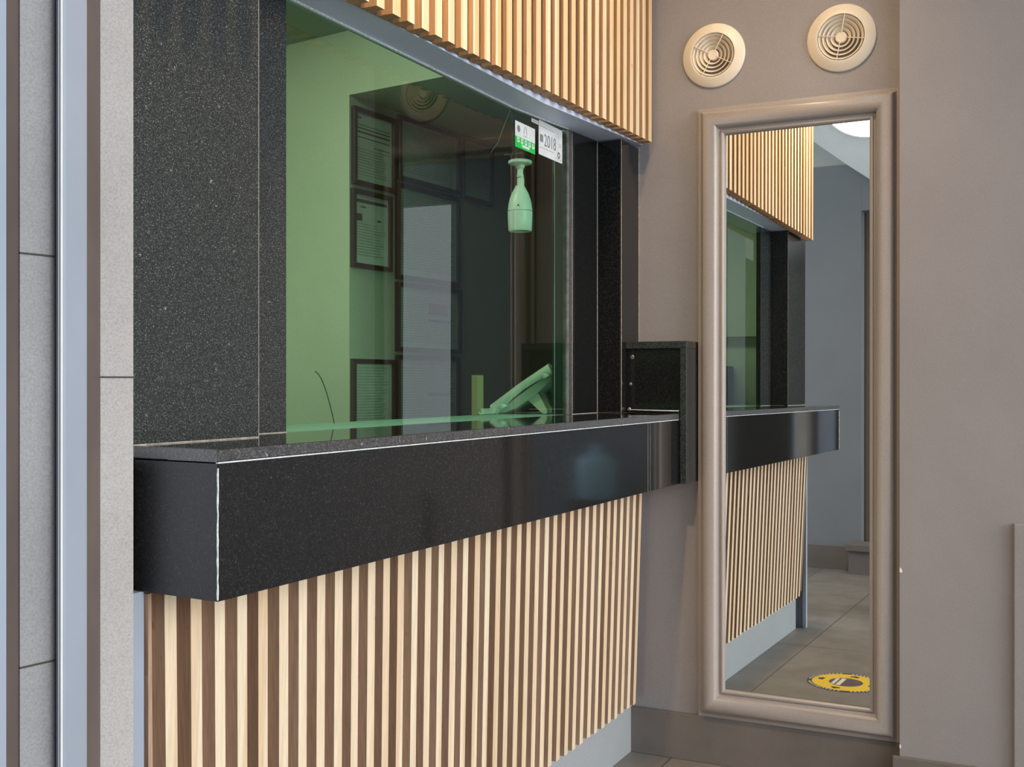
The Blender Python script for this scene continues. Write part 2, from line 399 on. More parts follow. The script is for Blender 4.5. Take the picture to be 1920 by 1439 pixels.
# booth interior
struct(box('wall_booth_side', 1.246, 1.30, 1.366, 3.05, 1.45, CZ-0.001, M['booth_wall']))
tag(box('cabinet', 1.246, 1.72, 1.62, 2.60, 0.0, 1.30, M['booth_dark'], bevel=0.004), 'dark low cabinet inside the booth by the cream wall, seen in the mirror', 'cabinet')
struct(box('wall_booth_rear', 1.205, 3.35, 3.05, 3.15, 0, CZ-0.001, M['booth_wall']))
th = math.radians(82.0); ux, uy = math.cos(th), math.sin(th)
Kx, Ky = 3.102, 2.15
def along(t, s=0.0):   # t along the cream wall direction, s to its right
    return (Kx+ux*t+uy*s, Ky+uy*t-ux*s)
ph = math.radians(-3.9); vx, vy = math.cos(ph), math.sin(ph)
def dwp(t, s=0.0): return (Kx+vx*t+(-vy)*s, Ky+vy*t+vx*s)
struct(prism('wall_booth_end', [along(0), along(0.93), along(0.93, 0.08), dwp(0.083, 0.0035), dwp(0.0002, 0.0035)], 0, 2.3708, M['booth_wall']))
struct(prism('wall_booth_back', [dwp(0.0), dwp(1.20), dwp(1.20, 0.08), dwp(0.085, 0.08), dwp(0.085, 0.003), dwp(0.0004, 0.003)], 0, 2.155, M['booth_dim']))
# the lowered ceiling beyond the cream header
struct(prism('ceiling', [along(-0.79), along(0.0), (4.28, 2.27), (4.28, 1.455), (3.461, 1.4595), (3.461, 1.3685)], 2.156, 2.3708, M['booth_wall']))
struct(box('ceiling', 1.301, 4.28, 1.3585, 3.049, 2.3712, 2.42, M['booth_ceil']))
struct(box('wall_booth_right', 4.20, 4.28, 1.46, 2.2, 0, 2.155, M['booth_dark']))
struct(box('wall_booth_front', W+0.10, 4.28, 1.38, 1.4595, 0, 2.155, M['booth_dark']))
tb = empty('tube_light', (2.15, 2.0, 2.36), 'slim ceiling tube lighting the booth from above the cream wall', 'lamp')
box('housing', 1.70, 2.60, 1.94, 2.06, 2.352, 2.371, M['lamp_trim'], tb)
bm = bmesh.new(); tube(bm, [(1.74, 2.0, 2.345), (2.56, 2.0, 2.345)], 0.008); link('tube', bm, M['tube_emit'], tb)

# ------------------------------------------------------------------ granite counter
ct = empty('reception_counter', (2.29, 1.17, 0.888), 'long black granite counter with a deep apron under the green window', 'counter')
XE = 3.3345
prism('countertop', [(1.245, YF), (XE, YF), (XE, YG-0.001), (1.262, YG-0.001), (1.262, 1.262)], 1.0865, 1.105, [M['gran_top']], ct)
prism('edge_strip', [(1.2435, YF-0.0015), (XE, YF-0.0015), (XE, YF-0.0002), (1.2448, YF-0.0002)], 1.0880, 1.1042, M['gran_edge'], ct)
prism('edge_strip', [(1.2435, YF-0.0012), (1.2447, YF+0.001), (1.2615, 1.262), (1.2602, 1.262)], 1.0880, 1.1042, M['gran_edge'], ct)
box('apron', 1.2475, XE, YF, YF+0.02, 0.888, 1.0845, M['gran_pol'], ct)
prism('end_panel', [(1.2455, YF+0.0005), (1.2473, YF+0.0005), (1.2473+0.02, YF+0.021), (1.278, 1.261), (1.2590, 1.261)], 0.888, 1.0845, M['gran_hone'], ct)
box('underside', 1.280, XE, YF+0.021, 1.232, 0.888, 0.906, M['gran_pol'], ct)
box('sealant_line', 1.2465, XE, YF-0.0006, YF+0.004, 1.0846, 1.0866, M['silicone'], ct)
bm = bmesh.new()
pts = [(1.2458+random.uniform(-.0006, .0006), YF-0.0002, 0.890+i*0.0094) for i in range(21)]
tube(bm, pts, [random.uniform(0.0011, 0.0019) for _ in pts], 6); link('sealant_line', bm, M['silicone'], ct)
bm = bmesh.new()
B(bm, 3.0555, 3.0563, YF-0.0004, YF+0.001, 0.889, 1.084); B(bm, 3.075, 3.0755, YF-0.0004, YF+0.001, 0.889, 1.084)
link('joint_line', bm, M['grout'], ct)
tag(box('inner_counter', 1.30, W-0.002, YG+0.012, 1.575, 1.06, 1.105, M['laminate']), 'pale worktop strip inside the booth just behind the window', 'worktop')

# ------------------------------------------------------------------ granite surround
gp = empty('granite_pier', (1.38, 1.30, 1.105), 'wide flecked black granite pier on the counter, left of the window', 'pier')
box('front_slab', 1.211, 1.5505, YP, YP+0.02, 1.106, 1.9355, M['gran_pier'], gp)
box('side_slab', 1.531, 1.5500, YP+0.0205, YG+0.02, 1.106, 1.9355, M['gran_pier'], gp)
box('recessed_strip', 1.551, 1.7310, YG, YG+0.02, 1.106, 1.9355, M['gran_pier'], gp)
box('end_slab', 1.211, 1.2295, YP+0.0205, YG+0.012, 1.106, 1.9355, M['gran_pier'], gp)
bm = bmesh.new()
B(bm, 1.2120, 1.5505, YP-0.001, YP+0.001, 1.1052, 1.1068); B(bm, 1.5500, 1.7312, YG-0.001, YG+0.001, 1.1052, 1.1064)
B(bm, 1.5500, 1.5509, YP-0.0004, YP+0.0005, 1.106, 1.936)
link('joint_line', bm, M['grout'], gp)
gr = empty('granite_pier', (3.36, 1.30, 1.105), 'narrow black granite pier between the window and the mirror wall', 'pier')
box('front_slab', 3.301, W-0.001, YP, YP+0.02, 1.106, 1.9605, M['gran_pol'], gr)
box('side_slab', 3.3012, 3.32, YP+0.0205, YG+0.02, 1.106, 1.960, M['gran_pol'], gr)
bm = bmesh.new(); P(bm, [(3.100, YG), (3.301, YG), (3.301, YG+0.02), (3.100, YG+0.02)], 1.106, [1.954, 1.963, 1.963, 1.954]); link('recessed_strip', bm, M['gran_pol'], gr)
bm = bmesh.new()
B(bm, 3.3006, 3.3018, YP-0.0008, YP+0.0008, 1.106, 1.962); B(bm, 3.3001, 3.3012, YG-0.0015, YG-0.0001, 1.106, 1.960)
B(bm, 3.1005, 3.1025, YG-0.001, YG+0.001, 1.106, 1.952); B(bm, W-0.003, W-0.0008, YP-0.0012, YP+0.0005, 1.33, 1.962)
B(bm, 3.10, 3.30, YG-0.001, YG+0.001, 1.1052, 1.1064)
link('joint_line', bm, M['grout'], gr)
# granite box on the mirror wall closing the counter end
hb = empty('granite_wall_box', (3.40, 1.18, 0.887), 'framed black granite box on the wall where the counter ends', 'wall box')
x0 = 3.3355
bm = bmesh.new()
B(bm, x0, W-0.001, 1.064, 1.263, 1.307, 1.329); B(bm, x0, W-0.001, 1.064, 1.084, 0.888, 1.3065)
link('frame', bm, M['gran_pier'], hb, bevel=0.001)
box('inset_panel', x0+0.010, W-0.001, 1.0845, 1.263, 1.110, 1.3065, M['gran_pol'], hb)
box('lower_panel', x0+0.002, W-0.001, 1.0845, 1.235, 0.888, 1.1095, M['gran_pol'], hb)
bm = bmesh.new(); tube(bm, [(x0+0.006, 1.090, 1.1125), (x0+0.006, 1.17, 1.1135), (x0+0.006, 1.25, 1.1150)], [0.002, 0.0015, 0.001], 6)
tube(bm, [(x0+0.008, 1.0850, 1.113), (x0+0.008, 1.0850, 1.30)], 0.0007, 6)
link('sealant_line', bm, M['silicone'], hb)
for y, z, r in ((1.244, 1.281, 0.007), (1.250, 1.196, 0.005), (1.254, 1.116, 0.006)):
    bm = bmesh.new(); lathe(bm, [(0, 0.0015), (r*0.6, 0.0012), (r, 0)], (x0+0.0099, y, z), (-1, 0, 0), 12)
    link('sealant_dab', bm, M['alu'], hb)

# ------------------------------------------------------------------ window
wn = empty('window_1', (2.4, YG, 1.105)); struct(wn)
bm = bmesh.new()
P(bm, [(1.7315, YG+0.002), (2.70, YG+0.002), (3.062, YG+0.002), (3.062, YG+0.010), (2.70, YG+0.010), (1.7315, YG+0.010)], 1.1055, [1.9365, 1.9365, 1.9525, 1.9525, 1.9365, 1.9365])
link('pane', bm, M['glass'], wn)
box('metal_edge', 3.0625, 3.072, YG-0.002, YG+0.014, 1.1055, 1.952, M['alu'], wn)
box('dark_profile', 3.0725, 3.0995, YG+0.004, YG+0.03, 1.1055, 1.952, M['dark'], wn)
box('sliding_stop', 3.005, 3.058, YG+0.014, YG+0.022, 1.1055, 1.950, M['dark'], wn)
bm = bmesh.new(); B(bm, 3.0042, 3.0048, YG+0.013, YG+0.0145, 1.1055, 1.85); link('glass_edge', bm, M['glass_edge'], wn)
box('filler', 3.0720, 3.0995, YG-0.0008, YG+0.0035, 1.1055, 1.953, M['gran_edge'], wn)

# ------------------------------------------------------------------ slatted cladding
def slats(bm, bmb, xs, w, yf, ydep, z_top, z_bot, lean, ytilt):
    for i, x in enumerate(xs):
        zt = z_top(x); zb = z_bot(x); dx = lean(x); dy = ytilt
        ww = w*random.uniform(0.94, 1.05); jit = random.uniform(-0.001, 0.001)
        f = [(x+jit, yf), (x+jit+ww, yf), (x+jit+ww, yf+ydep), (x+jit, yf+ydep)]
        t = [bm.verts.new((px, py, zt)) for px, py in f]
        b = [bm.verts.new((px+dx, py+dy, zb)) for px, py in f]
        bm.faces.new(t).material_index = 1; bm.faces.new(b).material_index = 1
        for k, mi in ((0, 0), (1, 1), (2, 1), (3, 1)):
            bm.faces.new((t[k], t[(k+1) % 4], b[(k+1) % 4], b[k])).material_index = mi
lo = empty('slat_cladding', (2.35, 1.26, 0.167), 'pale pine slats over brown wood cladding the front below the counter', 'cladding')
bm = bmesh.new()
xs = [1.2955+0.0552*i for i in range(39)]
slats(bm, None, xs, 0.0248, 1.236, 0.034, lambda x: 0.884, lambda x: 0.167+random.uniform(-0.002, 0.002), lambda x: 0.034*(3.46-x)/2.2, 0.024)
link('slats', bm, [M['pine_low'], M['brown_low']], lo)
bm = bmesh.new()
def shear(bm, x0, x1, x0b, x1b, yt, yb, th, z0, z1):
    t = [bm.verts.new(p) for p in ((x0, yt, z1), (x1, yt, z1), (x1, yt+th, z1), (x0, yt+th, z1))]
    b = [bm.verts.new(p) for p in ((x0b, yb, z0), (x1b, yb, z0), (x1b, yb+th, z0), (x0b, yb+th, z0))]
    bm.faces.new(t); bm.faces.new(b)
    for k in range(4): bm.faces.new((t[k], t[(k+1) % 4], b[(k+1) % 4], b[k]))
shear(bm, 1.262, 3.457, 1.296, 3.457, 1.2705, 1.2945, 0.010, 0.187, 0.884)
link('backing', bm, M['brown_low'], lo)
bm = bmesh.new(); shear(bm, 1.2632, 1.2700, 1.290, 1.302, 1.238, 1.262, 0.032, 0.187, 0.884); link('end_batten', bm, M['brown_low'], lo)
up = empty('slat_cladding', (2.35, 1.23, 1.95), 'warmly lit pine slats hanging above the window up to the ceiling', 'cladding')
bm = bmesh.new()
xs = [3.403-0.0559*i for i in range(39)]
zbot = lambda x: 1.934+0.0245*(x-1.9)
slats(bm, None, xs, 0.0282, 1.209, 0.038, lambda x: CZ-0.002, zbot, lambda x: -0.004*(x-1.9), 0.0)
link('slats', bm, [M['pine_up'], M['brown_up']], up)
bm = bmesh.new(); P(bm, [(1.255, 1.2474), (W-0.002, 1.2474), (W-0.002, 1.2494), (1.255, 1.2494)], [1.9205, 1.9735, 1.9735, 1.9205], CZ-0.002)
link('backing', bm, M['backing'], up)

# ------------------------------------------------------------------ wall mirror
mr = empty('wall_mirror', (W, 0.755, 0.148), 'tall mirror in a rounded taupe frame on the right wall', 'mirror')
bm = bmesh.new()
# profile: (distance inward from the outer edge, protrusion from wall)
prof = [(0, 0.0), (0, 0.014), (0.010, 0.016), (0.013, 0.021)]
for i in range(11):
    a = PI*i/10; prof.append((0.041-0.0265*math.cos(a), 0.021+0.026*math.sin(a)))
prof += [(0.070, 0.019), (0.073, 0.019), (0.076, 0.024), (0.081, 0.025), (0.085, 0.022), (0.086, 0.012), (0.086, 0.0)]
y0, y1, z0, z1 = 0.4515, 1.060, 0.148, 2.064
loops = []
for d, h in prof:
    loops.append([bm.verts.new((W-0.0006-h, y, z)) for y, z in ((y0+d, z0+d*1.08), (y1-d, z0+d*1.08), (y1-d, z1-d*1.02), (y0+d, z1-d*1.02))])
for a, b in zip(loops, loops[1:]):
    for k in range(4): bm.faces.new((a[k], a[(k+1) % 4], b[(k+1) % 4], b[k]))
link('frame', bm, M['frame'], mr, smooth=True)
a_, b_ = math.radians(-0.8125), math.radians(0.2092)
n = Vector((-math.cos(a_)*math.cos(b_), -math.sin(a_)*math.cos(b_), math.sin(b_)))
P0 = Vector((3.4451, 0.72, 1.1))
bm = bmesh.new()
def onm(y, z, dx=0.0):
    x = P0.x - (n.y*(y-P0.y)+n.z*(z-P0.z))/n.x; return (x+dx, y, z)
cor = [(y0+0.080, z0+0.085), (y1-0.080, z0+0.085), (y1-0.080, z1-0.080), (y0+0.080, z1-0.080)]
a = [bm.verts.new(onm(y, z)) for y, z in cor]; b = [bm.verts.new(onm(y, z, 0.003)) for y, z in cor]
bm.faces.new(a); bm.faces.new(b)
for k in range(4): bm.faces.new((a[k], a[(k+1) % 4], b[(k+1) % 4], b[k]))
link('mirror_glass', bm, M['mirror'], mr)

# ------------------------------------------------------------------ round vents
def vent(y, z, r, rot, label):
    e = empty('air_vent', (W, y, z), label, 'vent', 'round ceiling-high air vents')
    ax = (-1, 0, 0); c = (W-0.0006, y, z); s = r/0.100
    bm = bmesh.new()
    lathe(bm, [(0.100*s, 0), (0.100*s, 0.005), (0.096*s, 0.009), (0.078*s, 0.013), (0.073*s, 0.016), (0.069*s, 0.016), (0.067*s, 0.010), (0.066*s, 0.0)], c, ax, 64)
    link('flange', bm, M['vent'], e, smooth=True)
    bm = bmesh.new(); lathe(bm, [(0.0, 0.0012), (0.067*s, 0.0012)], c, ax, 48); link('cavity', bm, M['vent_dark'], e)
    for q in (0.057, 0.045, 0.033, 0.021):
        bm = bmesh.new()
        # conical louvre ring
        lathe(bm, [(q*s, 0.002), ((q+0.0075)*s, 0.013), ((q+0.0088)*s, 0.0135), ((q+0.0088)*s, 0.0125), ((q+0.0015)*s, 0.002)], c, ax, 48)
        link('ring', bm, M['vent'], e, smooth=True)
    bm = bmesh.new(); lathe(bm, [(0.0, 0.015), (0.008*s, 0.0135), (0.0145*s, 0.0145), (0.0165*s, 0.013), (0.0165*s, 0.001)], c, ax, 32)
    link('hub', bm, M['vent'], e, smooth=True)
    bm = bmesh.new()
    for k in range(4):
        a = rot+k*PI/2; d = Vector((0, math.cos(a), math.sin(a)))
        tube(bm, [Vector(c)+Vector((-0.0150, 0, 0))+d*0.014*s, Vector(c)+Vector((-0.0150, 0, 0))+d*0.068*s], 0.0013, 6)
    link('spokes', bm, M['vent'], e)
vent(1.013, 2.231, 0.1005, math.radians(29), 'round cream air vent with tilted cross, nearer the slats')
vent(0.621, 2.233, 0.1010, math.radians(10), 'round cream air vent with upright cross, nearer the right corner')

# paint chips on the corner beside the mirror
bm = bmesh.new()
for pts_ in ([(0.4465, 0.668), (0.441, 0.662), (0.4395, 0.655), (0.444, 0.652), (0.4472, 0.655)], [(0.4475, 0.156), (0.444, 0.158), (0.4435, 0.147), (0.4472, 0.146)]):
    a = [bm.verts.new((3.3990, y, z)) for y, z in pts_]; b = [bm.verts.new((3.4002, y, z)) for y, z in pts_]
    bm.faces.new(a); bm.faces.new(b)
    for k in range(len(a)): bm.faces.new((a[k], a[(k+1) % len(a)], b[(k+1) % len(a)], b[k]))
struct(link('trim_15', bm, M['chip_highlight']))

# ------------------------------------------------------------------ stickers on the window
YS = YG+0.0016
def flat(name, x0, x1, z0, z1, mat, parent, d=0.0002, rnd=0.0):
    bm = bmesh.new()
    if rnd > 0:
        pts = []
        for cx, cz, a0 in ((x1-rnd, z1-rnd, 0), (x0+rnd, z1-rnd, 90), (x0+rnd, z0+rnd, 180), (x1-rnd, z0+rnd, 270)):
            for k in range(5):
                a = math.radians(a0+k*22.5); pts.append((cx+rnd*math.cos(a), cz+rnd*math.sin(a)))
    else: pts = [(x0, z0), (x1, z0), (x1, z1), (x0, z1)]
    a = [bm.verts.new((x, YS-d, z)) for x, z in pts]; b = [bm.verts.new((x, YS-d+0.00018, z)) for x, z in pts]
    bm.faces.new(a); bm.faces.new(b)
    for k in range(len(a)): bm.faces.new((a[k], a[(k+1) % len(a)], b[(k+1) % len(a)], b[k]))
    return link(name, bm, mat, parent)
def text(name, s, x, z, size, mat, parent, d=0.0006, sx=1.0, align='LEFT', y=None):
    cu = bpy.data.curves.new('t', 'FONT'); cu.body = s; cu.size = size; cu.extrude = 0.00008; cu.align_x = align
    to = bpy.data.objects.new('t', cu); COL.objects.link(to)
    bpy.context.view_layer.update()
    dg = bpy.context.evaluated_depsgraph_get()
    me = bpy.data.meshes.new_from_object(to.evaluated_get(dg))
    bpy.data.objects.remove(to)
    for v in me.vertices:
        p = v.co.copy(); v.co = Vector((x+p.x*sx, (YS if y is None else y)-d-p.z, z+p.y))
    me.materials.clear(); me.materials.append(mat)
    o = bpy.data.objects.new(name, me); COL.objects.link(o)
    o.parent = parent; o.matrix_parent_inverse = Matrix.Translation(-Vector(parent.location)); return o
def stick(name, x, z, label): return empty(name, (x, YS, z), label, 'sticker')
s1 = stick('window_sticker', 2.782, 1.838, 'small white and green sticker on the window with five white icons')
flat('green_band', 2.720, 2.845, 1.838, 1.868, M['sticker_green'], s1, 0.0002)
flat('white_band', 2.720, 2.845, 1.868, 1.909, M['sticker_white'], s1, 0.0002, 0)
bm = bmesh.new(); lathe(bm, [(0.0, 0.0001), (0.0095, 0.0001), (0.0095, 0)], (2.741, YS-0.0003, 1.890), (0, -1, 0), 20); link('seal', bm, M['sticker_grey'], s1)
bm = bmesh.new()
tube(bm, [(2.773, YS-0.0004, 1.882), (2.776, YS-0.0004, 1.888), (2.776, YS-0.0004, 1.896), (2.782, YS-0.0004, 1.903), (2.789, YS-0.0004, 1.896), (2.789, YS-0.0004, 1.888), (2.792, YS-0.0004, 1.882)], 0.0008, 5)
link('emblem', bm, M['sticker_grey'], s1)
flat('emblem_caption', 2.772, 2.794, 1.8745, 1.8785, M['sticker_mid'], s1, 0.0005)
for i in range(5):
    xx = 2.7315+i*0.0235
    flat('icon', xx, xx+0.0145, 1.853+(-0.0005*i), 1.8665-0.0005*i, M['sticker_white'], s1, 0.0005)
    flat('icon_mark', xx+0.0045, xx+0.010, 1.857, 1.863, M['sticker_green'], s1, 0.0008)
flat('caption', 2.763, 2.808, 1.8435, 1.8500, M['sticker_white'], s1, 0.0005)
bm = bmesh.new(); tube(bm, [(2.757, YS-0.0005, 1.851), (2.763, YS-0.0005, 1.8455), (2.768, YS-0.0005, 1.8480)], 0.001, 5); link('tick_mark', bm, M['sticker_white'], s1)
s2 = stick('window_sticker', 2.95, 1.845, 'larger white paper sticker on the window reading 2018')
flat('paper', 2.869, 3.032, 1.8445, 1.942, M['sticker_white'], s2, 0.0002, 0.004)
text('year', '2018', 2.904, 1.874, 0.050, M['sticker_grey'], s2, 0.0006, 0.84)
flat('dark_block', 2.877, 2.898, 1.882, 1.903, M['sticker_grey'], s2, 0.0006)
for (a, b, z, t, mm) in ((2.876, 2.975, 1.926, 0.0012, 'sticker_grey'), (2.876, 2.972, 1.8655, 0.0012, 'sticker_grey'), (2.985, 3.026, 1.9290, 0.001, 'sticker_mid'), (2.985, 3.026, 1.924, 0.001, 'sticker_mid'),
                        (2.985, 3.026, 1.919, 0.001, 'sticker_mid'), (2.985, 3.026, 1.914, 0.001, 'sticker_mid'), (3.006, 3.024, 1.897, 0.001, 'sticker_grey'), (3.006, 3.026, 1.891, 0.001, 'sticker_grey'), (2.986, 3.014, 1.873, 0.0008, 'sticker_mid'),
                        (2.983, 3.026, 1.853, 0.0012, 'sticker_grey'), (2.990, 3.024, 1.8490, 0.0008, 'sticker_mid'), (2.876, 2.968, 1.933, 0.0006, 'sticker_mid')):
    flat('print_line', a, b, z, z+t, M[mm], s2, 0.0006)
bm = bmesh.new()
lathe(bm, [(0.0052, 0.0001), (0.0088, 0.0001)], (3.006, YS-0.0006, 1.8645), (0, -1, 0), 24); link('ring_logo', bm, M['ink'], s2)
s3 = stick('window_sticker', 2.845, 1.93, 'tiny white label tucked into the top edge of the window beside the 2018 sticker')
flat('paper', 2.822, 2.8665, 1.926, 1.9365, M['sticker_white'], s3, 0.0002)
flat('print_line', 2.830, 2.862, 1.929, 1.9325, M['sticker_mid'], s3, 0.0006)

# ------------------------------------------------------------------ security camera hanging behind the glass
sc = empty('security_camera', (2.9, 1.42, 1.64), 'white bullet security camera hanging lens-down behind the window glass', 'security camera')
cx, cy = 2.9, 1.42
bm = bmesh.new(); lathe(bm, [(0, 1.838), (0.031, 1.838), (0.034, 1.8355), (0.034, 1.829), (0.030, 1.8265), (0.016, 1.825), (0, 1.825)], (cx, cy, 0), (0, 0, 1), 36); link('mounting_disc', bm, M['white_plastic'], sc, smooth=True)
bm = bmesh.new()
lathe(bm, [(0, 1.8255), (0.0135, 1.8255), (0.012, 1.816), (0.0085, 1.814), (0.0085, 1.800), (0.010, 1.797), (0.010, 1.790), (0, 1.789)], (cx+0.001, cy, 0), (0, 0, 1), 20)
lathe(bm, [(0, 1.792), (0.0095, 1.791), (0.0105, 1.780), (0.0105, 1.765), (0.009, 1.764), (0, 1.764)], (cx+0.004, cy, 0), (0, 0, 1), 20)
lathe(bm, [(0, -0.010), (0.004, -0.010), (0.004, 0.010), (0, 0.010)], (cx, cy-0.002, 1.795), (1, 0, 0), 10)
link('swivel_arm', bm, M['white_plastic'], sc, smooth=True)
bm = bmesh.new()
lathe(bm, [(0, 1.7655), (0.0125, 1.765), (0.0150, 1.760), (0.0235, 1.745), (0.0293, 1.7297), (0.0338, 1.7098), (0.0355, 1.6925)], (cx, cy, 0), (0, 0, 1), 40)
link('upper_housing', bm, M['white_plastic'], sc, smooth=True)
bm = bmesh.new()
lathe(bm, [(0.0350, 1.6915), (0.0357, 1.6908), (0.0350, 1.665), (0.0335, 1.6375), (0.0320, 1.6345), (0.030, 1.6365), (0.030, 1.655)], (cx, cy, 0), (0, 0, 1), 40)
link('lens_hood', bm, M['white_plastic'], sc, smooth=True)
bm = bmesh.new(); lathe(bm, [(0, 1.650), (0.0298, 1.650)], (cx, cy, 0), (0, 0, 1), 32); link('lens', bm, M['dark'], sc)
for dx in (-0.022, 0.022):
    bm = bmesh.new(); tube(bm, [(cx+dx, cy, 1.8385), (cx+dx, cy, 1.852)], 0.0014, 8); link('screw', bm, M['alu'], sc)
bm = bmesh.new(); B(bm, cx-0.042, cx+0.042, cy-0.030, cy+0.030, 1.848, 1.851); link('mounting_plate', bm, M['dark'], sc)
bm = bmesh.new(); tube(bm, [(cx, cy+0.02, 1.851), (cx, cy+0.024, 1.95), (cx, cy+0.030, 2.1555)], 0.005, 8); link('drop_rod', bm, M['dark'], sc)
bm = bmesh.new()
lathe(bm, [(0, 0.003), (0.002, 0.0028), (0.0025, 0)], (cx-0.033, cy-0.010, 1.705), (-0.9, -0.4, 0), 10); link('housing_screw', bm, M['dark'], sc)
tag(link('cable', (lambda b: (tube(b, [(cx+0.002, cy+0.026, 2.0), (cx-0.03, cy+0.03, 1.95), (cx-0.07, cy+0.035, 1.88), (cx-0.105, cy+0.04, 1.845)], 0.0012, 6), b)[1])(bmesh.new()), M['alu']), 'thin wire slanting down beside the security camera', 'cable')

# ------------------------------------------------------------------ desk phone on the inner counter
pz = 1.1052
pe = empty('desk_phone', (3.07, 1.48, 1.105), 'white desk telephone tilted on its stand behind the window glass', 'telephone')
def side(bm, prof, x0, x1, mi=0):
    a = [bm.verts.new((x0, y, z)) for y, z in prof]; b = [bm.verts.new((x1, y, z)) for y, z in prof]
    bm.faces.new(a); bm.faces.new(b)
    for k in range(len(a)): bm.faces.new((a[k], a[(k+1) % len(a)], b[(k+1) % len(a)], b[k])).material_index = mi
bm = bmesh.new()
side(bm, [(1.562, pz+0.001), (1.566, pz+0.008), (1.545, pz+0.022), (1.46, pz+0.080), (1.405, pz+0.112), (1.385, pz+0.118), (1.382, pz+0.104), (1.44, pz+0.058), (1.50, pz+0.020), (1.54, pz+0.003)], 3.040, 3.150)
link('body', bm, M['phone'], pe, smooth=True, bevel=0.003)
bm = bmesh.new()
side(bm, [(1.474, pz+0.048), (1.434, pz+0.066), (1.402, pz+0.014), (1.401, pz+0.003), (1.408, pz+0.0005), (1.418, pz+0.002)], 3.046, 3.144)
link('stand', bm, M['phone'], pe, smooth=True, bevel=0.002)
bm = bmesh.new()
def hand(yc):
    pts, rr = [], []
    for i in range(15):
        t = i/14
        y = 1.566-0.190*t; z = pz+0.014+0.122*t+0.010*math.sin(PI*t)
        pts.append((3.020, y, z)); rr.append(0.012+0.006*(abs(2*t-1)**2.2))
    return pts, rr
pts, rr = hand(0)
tube(bm, pts, rr, 16)
for i in (0, 1, 2, 12, 13, 14):
    pass
lathe(bm, [(0, 0.0), (0.016, 0.0), (0.017, 0.012), (0.013, 0.020), (0, 0.020)], (3.022, 1.545, pz+0.034), (0, -0.5, -0.8), 18)
lathe(bm, [(0, 0.0), (0.016, 0.0), (0.017, 0.012), (0.013, 0.020), (0, 0.020)], (3.022, 1.398, pz+0.128), (0, -0.5, -0.8), 18)
link('handset', bm, M['phone'], pe, smooth=True)
bm = bmesh.new()
pts = []
for i in range(150):
    t = i/149; a = t*2*PI*11
    yb = 1.560-0.022*t; xb = 3.016-0.142*t
    zb = pz+0.0105
    pts.append((xb+0.004*t, yb+0.0075*math.cos(a)*0.6, zb+0.0075*math.sin(a)))
tube(bm, pts, 0.0017, 6); link('coiled_cord', bm, M['phone'], pe, smooth=True)
tag(box('carton', 2.888, 2.925, 1.552, 1.572, 1.1055, 1.222, M['carton'], bevel=0.001), 'small upright cream carton on the inner worktop left of the telephone', 'box')
bm = bmesh.new(); pts = [(2.033+0.10*t, 1.50+0.02*t, 1.1065+0.118*(1-t**1.7)) for t in [i/12 for i in range(13)]]
tube(bm, pts, 0.0011, 6)
tag(link('cable', bm, M['cable']), 'thin black cable drooping across the cream wall to the worktop', 'cable')

# ------------------------------------------------------------------ framed certificates
def cert(t0, t1, z0, z1, label, style, seed):
    rnd = random.Random(seed)
    q = dwp((t0+t1)/2, -0.012)
    e = empty('certificate_frame', (q[0], q[1], z0), label, 'framed certificate', 'certificates on the booth wall')
    def pl(name, a, b, c, d, s0, s1, mat):
        return prism(name, [dwp(a, -s0), dwp(b, -s0), dwp(b, -s1), dwp(a, -s1)], c, d, mat, e)
    fw = 0.016; bm = bmesh.new()
    for a, b, c, d in ((t0, t1, z0, z0+fw), (t0, t1, z1-fw, z1), (t0, t0+fw, z0+fw, z1-fw), (t1-fw, t1, z0+fw, z1-fw)):
        P(bm, [dwp(a, -0.0005), dwp(b, -0.0005), dwp(b, -0.016), dwp(a, -0.016)], c, d)
    link('frame', bm, M['pic_frame'], e, bevel=0.001)
    pl('paper', t0+fw, t1-fw, z0+fw, z1-fw, 0.001, 0.006, M['paper'])
    def bar(a, b, z, h, mat, nm='printing'):
        bm = bmesh.new(); P(bm, [dwp(a, -0.0062), dwp(b, -0.0062), dwp(b, -0.0068), dwp(a, -0.0068)], z, z+h); return link(nm, bm, mat, e)
    bm = bmesh.new(); bs = bmesh.new()
    w = t1-t0-2*fw; h = z1-z0-2*fw; l = t0+fw+0.012; r = t1-fw-0.012; top = z1-fw
    def add(b_, a, c, z, hh): P(b_, [dwp(a, -0.0062), dwp(c, -0.0062), dwp(c, -0.0069), dwp(a, -0.0069)], z, z+hh)
    if style == 0:
        for k, hh in ((0.040, 0.002), (0.052, 0.0035), (0.066, 0.005), (0.082, 0.003)): add(bm, l, r, top-k, hh)
        add(bm, l+0.09, r, top-0.108, 0.0022)
        add(bm, l, l+0.02, top-0.018, 0.004)
        z = top-0.120
    elif style == 1:
        add(bm, l-0.006, r+0.004, top-0.026, 0.011)
        add(bm, l+0.02, l+0.05, top-0.042, 0.004); add(bm, l, l+0.028, top-0.088, 0.024); add(bm, r-0.05, r-0.03, top-0.082, 0.006)
        z = top-0.098
    elif style == 2:
        z = top-0.015
    else:
        add(bm, l+w*0.45, r-w*0.1, top-h*0.55, 0.010); z = top-0.03
    while z > z0+fw+0.02:
        add(bs, l, r-rnd.uniform(0, 0.05), z, 0.0022); z -= 0.0095
    if len(bm.verts): link('heading', bm, M['ink'], e)
    else: bm.free()
    link('body_text', bs, M['ink_soft'], e)
    if style == 4:
        bm = bmesh.new(); add(bm, l+w*0.45, l+w*0.78, top-h*0.42, h*0.20); link('red_block', bm, M['red_print'], e)
    return e
cert(0.008, 0.243, 1.862, 2.122, 'framed certificate with four bold lines, top left on the booth wall', 0, 1)
cert(0.004, 0.222, 1.585, 1.848, 'framed certificate with dark header bar, directly below the top left one', 1, 2)
